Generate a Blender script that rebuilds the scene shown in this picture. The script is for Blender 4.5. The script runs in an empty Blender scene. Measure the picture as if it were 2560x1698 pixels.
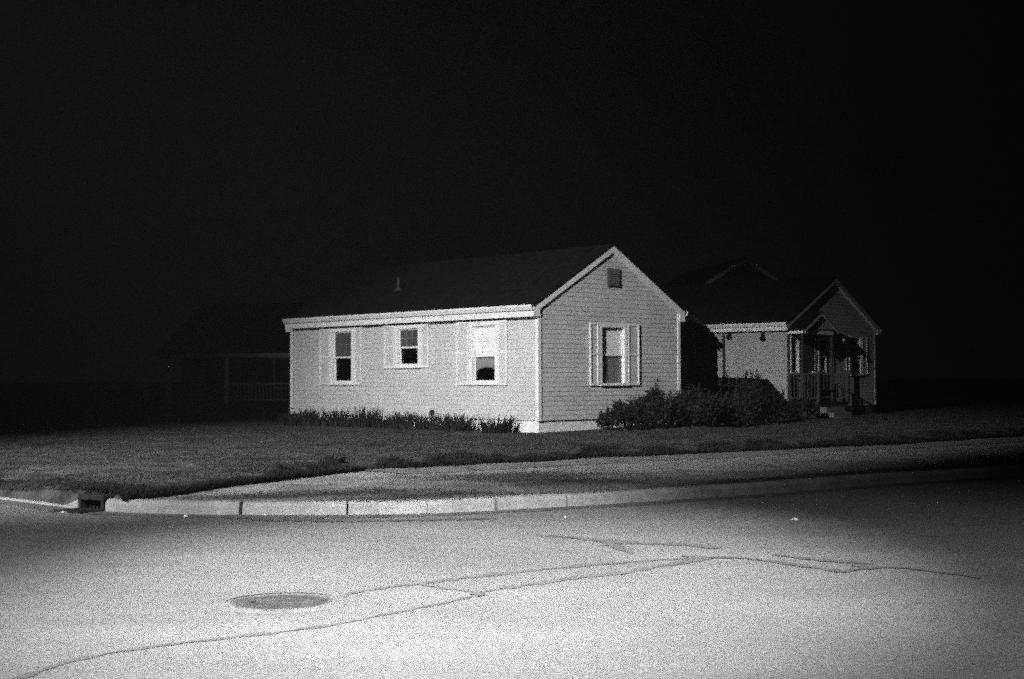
import bpy, math, random
import numpy as np
from mathutils import Vector, Matrix, noise
random.seed(7); rng = np.random.default_rng(11)
S = bpy.context.scene; COL = S.collection
R = math.radians

# ---------------------------------------------------------------- camera
CAM_H = 1.55; FPX = 3555.0; PITCH = 0.02799; ROLL = 0.003887
cd = bpy.data.cameras.new('camera'); cam = bpy.data.objects.new('camera', cd); COL.objects.link(cam)
cd.sensor_width = 36.0; cd.lens = FPX / 2560 * 36.0; cd.clip_start = 0.1; cd.clip_end = 3000
cam.matrix_world = (Matrix.Translation((0, 0, CAM_H)) @ Matrix.Rotation(R(90) + PITCH, 4, 'X') @ Matrix.Rotation(-ROLL, 4, 'Z'))
S.camera = cam

# ---------------------------------------------------------------- world: a black night sky
W = bpy.data.worlds.new('World'); S.world = W; W.use_nodes = True
bg = W.node_tree.nodes['Background']; bg.inputs[0].default_value = (1, 1, 1, 1); bg.inputs[1].default_value = 0.0014

# ---------------------------------------------------------------- the street's lamps and an added fill (out of frame)
def aim(o, p, t): 
    o.location = p; o.rotation_euler = (Vector(t) - Vector(p)).to_track_quat('-Z', 'Y').to_euler()
def spot(name, p, t, watts, deg, blend, radius, sx=1.0, sy=1.0):
    l = bpy.data.lights.new(name, 'SPOT'); l.energy = watts; l.spot_size = R(deg); l.spot_blend = blend
    l.shadow_soft_size = radius; l.color = (1, 1, 1)
    o = bpy.data.objects.new(name, l); COL.objects.link(o); aim(o, p, t); o.scale = (sx, sy, 1); return o
spot('street_lamp_light_side', (-15.95, -0.34, 16.0), (-0.60, 32.9, -1.7), 87000, 35.4, 1.0, 0.15)
spot('street_lamp_light_road', (-1.70, -5.84, 13.04), (-0.25, 12.88, -1.45), 79000, 22.2, 1.0, 0.10)
spot('wide_fill_light', (-4.29, 2.5, 12.36), (-0.12, 12.7, -5.53), 6900, 65.4, 1.0, 0.12)  # added wide fill, evens out the falloff across the road

S.view_settings.view_transform = 'Standard'; S.view_settings.look = 'None'
S.view_settings.exposure = 0.0; S.view_settings.gamma = 1.0
S.render.engine = 'CYCLES'
S.cycles.use_denoising = False; S.cycles.caustics_reflective = False; S.cycles.caustics_refractive = False
S.cycles.max_bounces = 5; S.cycles.diffuse_bounces = 2; S.cycles.transparent_max_bounces = 12
S.cycles.pixel_filter_type = 'GAUSSIAN'; S.cycles.filter_width = 2.1
S.cycles.use_adaptive_sampling = True; S.cycles.adaptive_threshold = 1.0; S.cycles.adaptive_min_samples = 8

HAZE = 0.00026
# ---------------------------------------------------------------- helpers
def tag(o, label=None, cat=None, group=None, kind=None):
    if label: o['label'] = label
    if cat: o['category'] = cat
    if group: o['group'] = group
    if kind: o['kind'] = kind
    return o
def empty(name, loc=(0, 0, 0), rz=0.0, **k):
    o = bpy.data.objects.new(name, None); COL.objects.link(o); o.location = loc; o.rotation_euler = (0, 0, rz)
    o.empty_display_size = 0.2
    return tag(o, **k)
class MB:
    def __init__(s): s.v = []; s.f = []
    def quad(s, *p):
        b = len(s.v); s.v.extend([tuple(q) for q in p]); s.f.append(tuple(range(b, b + len(p))))
    def box(s, x0, x1, y0, y1, z0, z1, P=None):
        b = len(s.v)
        for z in (z0, z1):
            for x, y in ((x0, y0), (x1, y0), (x1, y1), (x0, y1)):
                s.v.append(tuple(P(x, z, y)) if P else (x, y, z))
        for f in ((3, 2, 1, 0), (4, 5, 6, 7), (0, 1, 5, 4), (1, 2, 6, 5), (2, 3, 7, 6), (3, 0, 4, 7)):
            s.f.append(tuple(b + i for i in f))
        return s
    def prism(s, pts, a, b):          # pts: list of 3d at end a, list at end b
        n = len(a); k = len(s.v); s.v.extend([tuple(p) for p in a]); s.v.extend([tuple(p) for p in b])
        s.f.append(tuple(range(k + n - 1, k - 1, -1))); s.f.append(tuple(range(k + n, k + 2 * n)))
        for i in range(n):
            j = (i + 1) % n; s.f.append((k + i, k + j, k + n + j, k + n + i))
    def extrude_y(s, xz, y0, y1):
        s.prism(xz, [(x, y0, z) for x, z in xz], [(x, y1, z) for x, z in xz])
    def tube(s, p0, p1, r0, r1=None, n=8, cap=True):
        r1 = r0 if r1 is None else r1; p0 = Vector(p0); p1 = Vector(p1); d = (p1 - p0).normalized()
        u = d.orthogonal().normalized(); w = d.cross(u); k = len(s.v)
        for p, r in ((p0, r0), (p1, r1)):
            for i in range(n):
                a = 2 * math.pi * i / n; s.v.append(tuple(p + (u * math.cos(a) + w * math.sin(a)) * r))
        for i in range(n): j = (i + 1) % n; s.f.append((k + i, k + j, k + n + j, k + n + i))
        if cap: s.f.append(tuple(range(k + n - 1, k - 1, -1))); s.f.append(tuple(range(k + n, k + 2 * n)))
    def lathe(s, prof, n=48, c=(0, 0, 0)):
        k = len(s.v)
        for r, z in prof:
            for i in range(n): a = 2 * math.pi * i / n; s.v.append((c[0] + r * math.cos(a), c[1] + r * math.sin(a), c[2] + z))
        for q in range(len(prof) - 1):
            for i in range(n):
                j = (i + 1) % n; s.f.append((k + q * n + i, k + q * n + j, k + (q + 1) * n + j, k + (q + 1) * n + i))
        if prof[-1][0] > 1e-6: s.f.append(tuple(k + (len(prof) - 1) * n + i for i in range(n)))
    def build(s, name, mat, parent=None, bevel=0.0, **k):
        m = bpy.data.meshes.new(name); m.from_pydata(s.v, [], s.f); m.materials.append(mat); m.update()
        o = bpy.data.objects.new(name, m); COL.objects.link(o)
        if parent: o.parent = parent
        if bevel:
            b = o.modifiers.new('bevel', 'BEVEL'); b.width = bevel; b.segments = 2; b.limit_method = 'ANGLE'; b.angle_limit = R(50)
        return tag(o, **k)
def npmesh(name, V, F, mat, parent=None, **k):
    V = np.asarray(V, np.float32); F = np.asarray(F, np.int32); n = F.shape[1]
    m = bpy.data.meshes.new(name); m.vertices.add(len(V)); m.vertices.foreach_set('co', V.ravel())
    m.loops.add(F.size); m.loops.foreach_set('vertex_index', F.ravel()); m.polygons.add(len(F))
    m.polygons.foreach_set('loop_start', np.arange(0, F.size, n, dtype=np.int32))
    m.polygons.foreach_set('loop_total', np.full(len(F), n, np.int32)); m.update(calc_edges=True); m.materials.append(mat)
    o = bpy.data.objects.new(name, m); COL.objects.link(o)
    if parent: o.parent = parent
    return tag(o, **k)

# ---------------------------------------------------------------- materials
def nodes(name):
    m = bpy.data.materials.new(name); m.use_nodes = True; nt = m.node_tree
    return m, nt, nt.nodes['Principled BSDF'], nt.nodes.new, nt.links.new
def speck(N, L, tc, x, amt):          # random speckle far finer than a pixel, image grain put into surface colour
    mp = N('ShaderNodeVectorMath'); mp.operation = 'SCALE'; mp.inputs['Scale'].default_value = 1500.0; L(tc.outputs['Object'], mp.inputs[0])
    w = N('ShaderNodeTexWhiteNoise'); L(mp.outputs[0], w.inputs['Vector'])
    r = N('ShaderNodeMapRange'); r.inputs[3].default_value = 1 - amt; r.inputs[4].default_value = 1 + amt; L(w.outputs['Value'], r.inputs[0])
    mu = N('ShaderNodeMath'); mu.operation = 'MULTIPLY'; L(x, mu.inputs[0]); L(r.outputs[0], mu.inputs[1]); return mu.outputs[0]
def mat(name, lo, hi, scale=6.0, rough=0.7, detail=6.0, bump=0.0, bscale=60.0, spec=0.3, stretch=(1, 1, 1), grit=0.0, gscale=180.0, metal=0.0, fine=0.85):
    m, nt, b, N, L = nodes(name)
    tc = N('ShaderNodeTexCoord'); mp = N('ShaderNodeMapping'); mp.inputs['Scale'].default_value = stretch
    L(tc.outputs['Object'], mp.inputs['Vector'])
    n = N('ShaderNodeTexNoise'); n.inputs['Scale'].default_value = scale; n.inputs['Detail'].default_value = detail
    L(mp.outputs[0], n.inputs['Vector'])
    r = N('ShaderNodeMapRange'); r.inputs[1].default_value = 0.3; r.inputs[2].default_value = 0.7
    r.inputs[3].default_value = lo; r.inputs[4].default_value = hi; L(n.outputs['Fac'], r.inputs[0])
    out = r.outputs[0]
    if grit:
        g = N('ShaderNodeTexNoise'); g.inputs['Scale'].default_value = gscale; g.inputs['Detail'].default_value = 2
        L(tc.outputs['Object'], g.inputs['Vector'])
        q = N('ShaderNodeMapRange'); q.inputs[1].default_value = 0.3; q.inputs[2].default_value = 0.7
        q.inputs[3].default_value = 1 - grit; q.inputs[4].default_value = 1 + grit; L(g.outputs['Fac'], q.inputs[0])
        mu = N('ShaderNodeMath'); mu.operation = 'MULTIPLY'; L(out, mu.inputs[0]); L(q.outputs[0], mu.inputs[1]); out = mu.outputs[0]
    out = speck(N, L, tc, out, fine)
    cc = N('ShaderNodeCombineColor')
    for i in range(3): L(out, cc.inputs[i])
    L(cc.outputs[0], b.inputs['Base Color']); b.inputs['Roughness'].default_value = rough
    b.inputs['Specular IOR Level'].default_value = spec; b.inputs['Metallic'].default_value = metal
    if bump:
        n2 = N('ShaderNodeTexNoise'); n2.inputs['Scale'].default_value = bscale; n2.inputs['Detail'].default_value = 4
        L(mp.outputs[0], n2.inputs['Vector'])
        bp = N('ShaderNodeBump'); bp.inputs['Strength'].default_value = bump; bp.inputs['Distance'].default_value = 0.02
        L(n2.outputs['Fac'], bp.inputs['Height']); L(bp.outputs[0], b.inputs['Normal'])
    return m
def glass_mat(name, tint, mixf):
    m, nt, b, N, L = nodes(name); nt.nodes.remove(b); o = nt.nodes['Material Output']
    t = N('ShaderNodeBsdfTransparent'); t.inputs[0].default_value = (tint,) * 3 + (1,)
    g = N('ShaderNodeBsdfGlossy'); g.inputs['Roughness'].default_value = 0.03; g.inputs[0].default_value = (0.9, 0.9, 0.9, 1)
    mx = N('ShaderNodeMixShader'); mx.inputs[0].default_value = mixf; L(t.outputs[0], mx.inputs[1]); L(g.outputs[0], mx.inputs[2]); L(mx.outputs[0], o.inputs[0])
    return m
def sheer_mat(name, val, opacity):
    m, nt, b, N, L = nodes(name); nt.nodes.remove(b); o = nt.nodes['Material Output']
    t = N('ShaderNodeBsdfTransparent'); d = N('ShaderNodeBsdfDiffuse'); d.inputs[0].default_value = (val,) * 3 + (1,)
    tc = N('ShaderNodeTexCoord'); n = N('ShaderNodeTexNoise'); n.inputs['Scale'].default_value = 14; L(tc.outputs['Object'], n.inputs['Vector'])
    r = N('ShaderNodeMapRange'); r.inputs[3].default_value = opacity - .08; r.inputs[4].default_value = opacity + .08; L(n.outputs['Fac'], r.inputs[0])
    mx = N('ShaderNodeMixShader'); L(r.outputs[0], mx.inputs[0]); L(t.outputs[0], mx.inputs[1]); L(d.outputs[0], mx.inputs[2]); L(mx.outputs[0], o.inputs[0])
    return m
M = {}
M['siding'] = mat('vinyl_siding', 0.50, 0.58, 1.5, 0.6, grit=0.05, gscale=40)
M['trim'] = mat('white_trim', 0.76, 0.84, 3, 0.5, grit=0.05, gscale=50)
M['shutter'] = mat('pale_shutter', 0.52, 0.60, 3, 0.6)
M['found'] = mat('painted_foundation', 0.74, 0.84, 4, 0.8, bump=0.3, grit=0.08)
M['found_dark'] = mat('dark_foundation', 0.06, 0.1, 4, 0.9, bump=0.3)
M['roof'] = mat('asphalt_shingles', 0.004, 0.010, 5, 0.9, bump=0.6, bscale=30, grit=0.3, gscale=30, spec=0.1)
M['pipe'] = mat('vent_pipe', 0.03, 0.05, 10, 0.6)
M['louvre'] = mat('louvre_vent', 0.10, 0.14, 8, 0.6)
M['iron'] = mat('cast_iron', 0.018, 0.04, 12, 0.7, bump=0.5, grit=0.3, gscale=90)
M['dark'] = mat('dark_plastic', 0.02, 0.03, 5, 0.5)
M['blind'] = mat('white_blind', 0.86, 0.93, 2, 0.6, fine=.4)
M['glass'] = glass_mat('window_glass', 1.0, 0.04)
M['glass_dark'] = glass_mat('tinted_glass', 0.7, 0.07)
M['drape'] = mat('grey_drape', 0.05, 0.09, 8, 0.9, stretch=(1, 1, .2))
M['room'] = mat('dark_room', 0.03, 0.04, 2, 0.9)
M['screen'] = sheer_mat('insect_screen', 0.10, 0.62)
M['sheer'] = sheer_mat('sheer_reflection', 0.42, 0.42)
M['muntin'] = mat('grille_bars', 0.2, 0.25, 4, 0.6)
M['muntin_w'] = mat('white_grille_bars', 0.8, 0.85, 4, 0.6)
M['leaf'] = mat('shrub_leaf', 0.012, 0.028, 3, 0.7, spec=0.15)
M['lily'] = mat('lily_leaf', 0.014, 0.034, 5, 0.6, spec=0.2)
M['bark'] = mat('bark', 0.04, 0.08, 20, 0.9, bump=0.5)
M['grass'] = mat('grass_blades', 0.010, 0.060, 1.3, 0.8, spec=0.1)
M['verge_grass'] = mat('verge_grass_blades', 0.04, 0.10, 2, 0.8, spec=0.1)
M['edge_grass'] = mat('edge_grass', 0.015, 0.035, 2, 0.8, spec=0.1)
M['wood'] = mat('weathered_wood', 0.028, 0.05, 10, 0.8, stretch=(1, 1, .2))
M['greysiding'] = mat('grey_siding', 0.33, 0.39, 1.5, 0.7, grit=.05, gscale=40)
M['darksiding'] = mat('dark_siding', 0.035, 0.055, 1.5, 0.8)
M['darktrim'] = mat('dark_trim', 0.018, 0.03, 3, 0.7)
M['door'] = mat('dark_door', 0.05, 0.07, 3, 0.5)
M['concrete'] = mat('concrete', 0.13, 0.22, 2.5, 0.9, bump=0.4, bscale=40, grit=0.15, gscale=60)
M['kerb'] = mat('kerb_concrete', 0.26, 0.45, 3.5, 0.9, bump=0.5, bscale=30, grit=0.2, gscale=50)
M['tar'] = mat('tar_seal', 0.115, 0.165, 3, 0.7, grit=0.3, gscale=60)
M['paper'] = mat('white_paper', 0.85, 0.92, 5, 0.7)

def asphalt():
    m, nt, b, N, L = nodes('worn_asphalt'); tc = N('ShaderNodeTexCoord')
    def nz(scale, det, lo, hi, a=.3, z=.7, st=None):
        n = N('ShaderNodeTexNoise'); n.inputs['Scale'].default_value = scale; n.inputs['Detail'].default_value = det
        if st:
            mp = N('ShaderNodeMapping'); mp.inputs['Scale'].default_value = st; mp.inputs['Rotation'].default_value = (0, 0, R(-20))
            L(tc.outputs['Object'], mp.inputs[0]); L(mp.outputs[0], n.inputs['Vector'])
        else: L(tc.outputs['Object'], n.inputs['Vector'])
        r = N('ShaderNodeMapRange'); r.inputs[1].default_value = a; r.inputs[2].default_value = z
        r.inputs[3].default_value = lo; r.inputs[4].default_value = hi; L(n.outputs['Fac'], r.inputs[0]); return r.outputs[0]
    x = nz(.45, 5, .165, .225)
    for q in (nz(70, 3, .62, 1.38), nz(22, 2, .86, 1.14), nz(1.0, 4, .93, 1.07, st=(.4, 2.2, 1)), nz(260, 2, .75, 1.25)):
        mu = N('ShaderNodeMath'); mu.operation = 'MULTIPLY'; L(x, mu.inputs[0]); L(q, mu.inputs[1]); x = mu.outputs[0]
    x = speck(N, L, tc, x, .85)
    cc = N('ShaderNodeCombineColor')
    for i in range(3): L(x, cc.inputs[i])
    L(cc.outputs[0], b.inputs['Base Color']); b.inputs['Roughness'].default_value = .85; b.inputs['Specular IOR Level'].default_value = .2
    n = N('ShaderNodeTexNoise'); n.inputs['Scale'].default_value = 90; n.inputs['Detail'].default_value = 3; L(tc.outputs['Object'], n.inputs['Vector'])
    bp = N('ShaderNodeBump'); bp.inputs['Strength'].default_value = .35; bp.inputs['Distance'].default_value = .01
    L(n.outputs['Fac'], bp.inputs['Height']); L(bp.outputs[0], b.inputs['Normal'])
    return m
M['asphalt'] = asphalt()

# ---------------------------------------------------------------- ground plan (metres; street corner in front of the camera)
def gp(px, py, z=0.0):                # a point of the photograph -> where it lies on level ground
    u = px - 1280; v = py - 849; cr, sr = math.cos(ROLL), math.sin(ROLL)
    a = u * cr - v * sr; b = u * sr + v * cr; c, s = math.cos(PITCH), math.sin(PITCH); zz = -b / FPX
    rx, ry, rz = a / FPX, c - s * zz, s + c * zz; t = (z - CAM_H) / rz
    return rx * t, ry * t
KERB = [(-60, 78), (-20, 33.0), (-12, 24.2), (-8.6, 20.6), (-6.7, 18.7), (-5.75, 17.75), (-5.05, 17.05), (-4.2, 16.62), (-3.15, 16.42), (-1.87, 16.36),
        (-0.9, 16.52), (-.1, 16.9), (1.0, 17.5), (2.37, 18.45), (3.3, 19.05), (5.41, 20.75), (7.98, 22.5), (14, 27.4), (30, 41.5), (80, 87)]
def catmull(P, step=0.12):
    P = np.array(P, float); out = []
    for i in range(len(P) - 1):
        p0 = P[max(i - 1, 0)]; p1 = P[i]; p2 = P[i + 1]; p3 = P[min(i + 2, len(P) - 1)]
        if i == 0: p0 = 2 * p1 - p2
        if i == len(P) - 2: p3 = 2 * p2 - p1
        L_ = np.linalg.norm(p2 - p1); big = L_ > 12
        n = max(2, int(L_ / (step if not big else 1.0)))
        for k in range(n):
            t = k / n
            if big: out.append(p1 + (p2 - p1) * t); continue
            m1 = (p2 - p0) * .5 * L_ / max((L_ + np.linalg.norm(p1 - p0)) / 2, .01) * 1.0; m2 = (p3 - p1) * .5 * L_ / max((L_ + np.linalg.norm(p3 - p2)) / 2, .01)
            h = t * t
            out.append((2 * t * h - 3 * h + 1) * p1 + (t * h - 2 * h + t) * m1 + (-2 * t * h + 3 * h) * p2 + (t * h - h) * m2)
    out.append(P[-1]); return np.array(out)
KC = catmull(KERB)
def yk(x): return np.interp(x, KC[:, 0], KC[:, 1])
def kdist(x, y):
    x = np.atleast_1d(x).astype(float); y = np.atleast_1d(y).astype(float); best = np.full(x.shape, 1e9)
    K = KC[::3]
    for i in range(len(K) - 1):
        a = K[i]; d = K[i + 1] - a; t = np.clip(((x - a[0]) * d[0] + (y - a[1]) * d[1]) / (d @ d), 0, 1)
        best = np.minimum(best, np.hypot(x - a[0] - d[0] * t, y - a[1] - d[1] * t))
    return best
HX, HY, YAW = 0.6243, 33.768, 0.74706      # the near corner of the white house
DR = np.array([math.cos(YAW), math.sin(YAW)]); DL = np.array([-math.sin(YAW), math.cos(YAW)])
def tohouse(x, y): return (x - HX) * DR[0] + (y - HY) * DR[1], (x - HX) * DL[0] + (y - HY) * DL[1]
def hw(lx, ly): return HX + DR[0] * lx + DL[0] * ly, HY + DR[1] * lx + DL[1] * ly
def sm(a, b, x): t = np.clip((x - a) / (b - a), 0, 1); return t * t * (3 - 2 * t)
# sidewalk band: far edge polyline (lawn edge), corner walk down to the kerb
EDGE = np.array([(-4.55, 16.75), (-4.1, 17.6), (-3.4, 19.2), (-2.75, 20.83), (-2.3, 21.9), (-1.4, 22.6), (-.43, 23.25), (1.07, 24.55), (3.04, 26.0), (5.55, 27.75), (8.23, 29.9), (14, 35.2), (40, 59.3)])
def edged(x, y):                       # signed distance to the lawn edge: + on the lawn side
    x = np.atleast_1d(x).astype(float); y = np.atleast_1d(y).astype(float); best = np.full(x.shape, 1e9); sg = np.ones(x.shape)
    for i in range(len(EDGE) - 1):
        a = EDGE[i]; d = EDGE[i + 1] - a; t = np.clip(((x - a[0]) * d[0] + (y - a[1]) * d[1]) / (d @ d), 0, 1)
        r = np.hypot(x - a[0] - d[0] * t, y - a[1] - d[1] * t); c = d[0] * (y - a[1]) - d[1] * (x - a[0])
        u = r < best; best = np.where(u, r, best); sg = np.where(u, np.sign(c), sg)
    return best * sg
def wav(x, y, s, ph=0.0):
    return (np.sin(x * s + 1.3 * np.sin(y * s * .7 + ph)) * np.cos(y * s * 1.1 + 1.7 * np.sin(x * s * .6 + ph * 2)))
def ground_z(x, y):
    x = np.atleast_1d(x).astype(float); y = np.atleast_1d(y).astype(float)
    d = kdist(x, y); e = edged(x, y); lx, ly = tohouse(x, y)
    z = 0.135 + 0.02 * sm(0, 2, d) + 0.11 * sm(0.0, .3, e)
    z = z - .10 * (1 - sm(-6.7, -5.7, x)) * (1 - sm(.3, 3., d))
    z = z + 0.02 * sm(6, 12, d) * np.exp(-((np.maximum(np.abs(lx - 2) - 5, 0)) / 6) ** 2)
    z = z + .10 * np.exp(-((lx - 3.6) / 1.6) ** 2 - ((ly + .6) / 1.3) ** 2)
    z = z + 0.012 * wav(x, y, 1.1) + .008 * wav(x, y, 2.7, 1.)
    return z

# ---------------------------------------------------------------- road
mb = MB(); mb.quad((-900, -300, 0), (900, -300, 0), (900, 1500, 0), (-900, 1500, 0))
road = mb.build('road', M['asphalt'], kind='structure')
def ribbon(pts, w0, name='tar_crack', z=0.004, jit=0.25, mt='tar', seed=0):
    rr = random.Random(seed); P = []
    for i in range(len(pts) - 1):
        a = Vector(pts[i]); b = Vector(pts[i + 1]); n = max(2, int((b - a).length / .09))
        for k in range(n): P.append(a.lerp(b, k / n))
    P.append(Vector(pts[-1])); Q = []
    for i, p in enumerate(P):
        p = p + Vector((noise.noise((p.x * 2.3, p.y * 2.3, seed)), noise.noise((p.x * 2.3, p.y * 2.3, seed + 9)))) * .035
        Q.append(p)
    m = MB(); n = len(Q); prev = None
    for i, p in enumerate(Q):
        d = (Q[min(i + 1, n - 1)] - Q[max(i - 1, 0)]).normalized(); s = Vector((-d.y, d.x))
        w = w0 * 2.1 * (0.35 + 1.3 * rr.random()) * (.35 if i in (0, n - 1) else 1) * .5
        m.v.append((p.x + s.x * w, p.y + s.y * w, z)); m.v.append((p.x - s.x * w, p.y - s.y * w, z))
        if i: k = 2 * i; m.f.append((k - 2, k - 1, k + 1, k))
    return m.build(name, M[mt], road)
def pxl(*p): return [gp(a, b) for a, b in p]
CR = [
 (pxl((20, 1705), (180, 1652), (290, 1630), (430, 1612), (560, 1597), (700, 1582), (830, 1564), (970, 1535), (1100, 1510), (1180, 1492)), .028),
 (pxl((828, 1497), (880, 1482), (1000, 1464), (1050, 1461), (1190, 1482)), .035),
 (pxl((1030, 1463), (1150, 1446), (1250, 1435), (1400, 1420), (1500, 1411), (1620, 1402), (1760, 1395)), .045),
 (pxl((1195, 1482), (1300, 1466), (1400, 1450), (1560, 1432), (1700, 1408), (1790, 1392)), .045),
 (pxl((1330, 1340), (1420, 1344), (1500, 1352), (1545, 1368), (1580, 1384)), .06),
 (pxl((1480, 1350), (1600, 1360), (1730, 1363), (1800, 1372)), .07),
 (pxl((1700, 1392), (1860, 1396), (2000, 1414), (2110, 1430), (2165, 1420)), .05),
 (pxl((2130, 1416), (2260, 1422), (2380, 1436), (2450, 1448)), .035),
 (pxl((1930, 1388), (2060, 1402), (2180, 1412)), .05),
 (pxl((560, 1293), (700, 1301), (900, 1304), (1100, 1300), (1240, 1297)), .10),
 ]
for i, (p, w) in enumerate(CR): ribbon(p, w, z=.004 + i * .0003, seed=i * 7 + 1)
for i, (px, py, r) in enumerate(((1195, 1485, .085), (2160, 1418, .14))):
    cx_, cy_ = gp(px, py); m = MB(); P = []
    for k in range(22):
        a = k / 22 * 2 * math.pi; q = r * (0.45 + .9 * random.random()); P.append((cx_ + q * math.cos(a) * .8, cy_ + q * math.sin(a) * 1.5, .0078))
    m.quad(*P); m.build('tar_patch', M['tar'], road)

# ---------------------------------------------------------------- kerb with joints
KIN = []
arc = np.concatenate([[0], np.cumsum(np.hypot(*(np.diff(KC, axis=0).T)))])
def kat(s): return np.array([np.interp(s, arc, KC[:, 0]), np.interp(s, arc, KC[:, 1])])
def s_of_x(x): return float(np.interp(x, KC[:, 0], arc))
def nrm(s):
    d = kat(s + .1) - kat(s - .1); d /= np.linalg.norm(d); return np.array([-d[1], d[0]])   # towards the yard
joints = [gp(x, 1285)[0] for x in (607, 872, 1068)] + [gp(1241, 1279)[0], gp(1419, 1268)[0], gp(1558, 1258)[0]]
joints += [gp(1736, 1243)[0] , gp(1930, 1230)[0], gp(2150, 1214)[0], gp(2400, 1200)[0]]
DR0, DR1 = s_of_x(gp(187, 1276)[0]), s_of_x(gp(252, 1283)[0])
cuts = sorted([s_of_x(x) for x in joints])
def kseg(m, s0, s1, jit=0.0):
    n = max(2, int((s1 - s0) / .15)); prof = [(0.0, -.05), (0.012, .10), (.03, .135), (.055, .148), (.165, .152), (.165, -.05)]
    k = len(m.v)
    for i in range(n + 1):
        s = s0 + (s1 - s0) * i / n; p = kat(s); q = nrm(s); wob = .006 * noise.noise((s * 1.7, 3, 1)) + jit
        low = .86 * float(sm(-.1, .5, DR0 - s))
        for o, z in prof: m.v.append((p[0] + q[0] * (o + wob), p[1] + q[1] * (o + wob), z * (1 - low) + .012 * noise.noise((s * 1.1, 7, 2)) * (z > 0)))
    c = len(prof)
    for i in range(n):
        for j in range(c - 1): a = k + i * c + j; m.f.append((a, a + c, a + c + 1, a + 1))
    m.f.append(tuple(k + j for j in range(c))); m.f.append(tuple(k + n * c + j for j in range(c - 1, -1, -1)))
mk = MB(); g = .016
runs = [0.0, DR0] ; kseg(mk, 0.0, DR0)
st = DR1
for i, c in enumerate(cuts):
    gg = g * (1.3 if i in (0, 3) else (.25 if i == 2 else .8)); kseg(mk, st, c - gg, .004 * ((i * 37) % 3 - 1)); st = c + gg
kseg(mk, st, arc[-1] - .01)
mk.build('kerb', M['kerb'], kind='structure')
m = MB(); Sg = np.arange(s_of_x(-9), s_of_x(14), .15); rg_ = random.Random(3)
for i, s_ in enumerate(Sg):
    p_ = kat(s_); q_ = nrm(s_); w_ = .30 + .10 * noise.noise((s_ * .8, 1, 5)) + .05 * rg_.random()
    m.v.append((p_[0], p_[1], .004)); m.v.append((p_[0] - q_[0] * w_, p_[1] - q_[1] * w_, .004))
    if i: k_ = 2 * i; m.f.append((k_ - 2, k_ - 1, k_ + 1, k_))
m.build('gutter_strip', mat('gutter_dirt_shade', .10, .17, 2.5, .9, grit=.3, gscale=40), kind='structure')  # dark strip: shade at the kerb foot painted in with the dirt
# ---------------------------------------------------------------- yard ground, lawn, sidewalk
xs = np.concatenate([-60 + 40 * (1 - np.linspace(1, 0, 16)[:-1] ** 1.5), np.linspace(-20, -9, 30)[:-1], np.arange(-9, 12, .16), np.linspace(12, 24, 30)[1:], np.linspace(24, 75, 16)[1:]])
xs = np.unique(np.round(xs, 3))
vs = np.concatenate([[.12], np.arange(.25, 22, .16), np.linspace(22, 60, 40)[1:], np.linspace(60, 700, 12)[1:]])
X, Vv = np.meshgrid(xs, vs, indexing='ij'); Yy = yk(X) + Vv * 1.0
# start the sheet just behind the kerb's back
Z = ground_z(X.ravel(), Yy.ravel()).reshape(X.shape); Z[:, 0] = np.where(X[:, 0] < -5.27, .008, .12)
V = np.stack([X.ravel(), Yy.ravel(), Z.ravel()], 1); ny = len(vs)
I = (np.arange(len(xs) - 1)[:, None] * ny + np.arange(ny - 1)[None]).ravel()
F = np.stack([I, I + ny, I + ny + 1, I + 1], 1)
def soil():
    m, nt, b, N, L = nodes('lawn_soil'); a = N('ShaderNodeVertexColor'); a.layer_name = 'cover'
    tc = N('ShaderNodeTexCoord'); n = N('ShaderNodeTexNoise'); n.inputs['Scale'].default_value = 2.2; n.inputs['Detail'].default_value = 9; n.inputs['Roughness'].default_value = .7
    L(tc.outputs['Object'], n.inputs['Vector'])
    sep = N('ShaderNodeSeparateColor'); L(a.outputs[0], sep.inputs[0])
    r = N('ShaderNodeMapRange'); r.inputs[1].default_value = .35; r.inputs[2].default_value = .65; r.inputs[3].default_value = .03; r.inputs[4].default_value = .11; L(n.outputs['Fac'], r.inputs[0])
    r2 = N('ShaderNodeMapRange'); r2.inputs[1].default_value = .3; r2.inputs[2].default_value = .7; r2.inputs[3].default_value = .14; r2.inputs[4].default_value = .40; L(n.outputs['Fac'], r2.inputs[0])
    mx = N('ShaderNodeMix'); mx.data_type = 'FLOAT'; L(sep.outputs[0], mx.inputs[0]); L(r.outputs[0], mx.inputs[2]); L(r2.outputs[0], mx.inputs[3])
    cc = N('ShaderNodeCombineColor')
    ou = speck(N, L, tc, mx.outputs[0], .6)
    for i in range(3): L(ou, cc.inputs[i])
    L(cc.outputs[0], b.inputs['Base Color']); b.inputs['Roughness'].default_value = .95; b.inputs['Specular IOR Level'].default_value = .05
    n2 = N('ShaderNodeTexNoise'); n2.inputs['Scale'].default_value = 25; n2.inputs['Detail'].default_value = 6; L(tc.outputs['Object'], n2.inputs['Vector'])
    bp = N('ShaderNodeBump'); bp.inputs['Strength'].default_value = .7; bp.inputs['Distance'].default_value = .04; L(n2.outputs['Fac'], bp.inputs['Height']); L(bp.outputs[0], b.inputs['Normal'])
    return m
lawn = npmesh('lawn', V, F, soil(), kind='structure')
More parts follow.
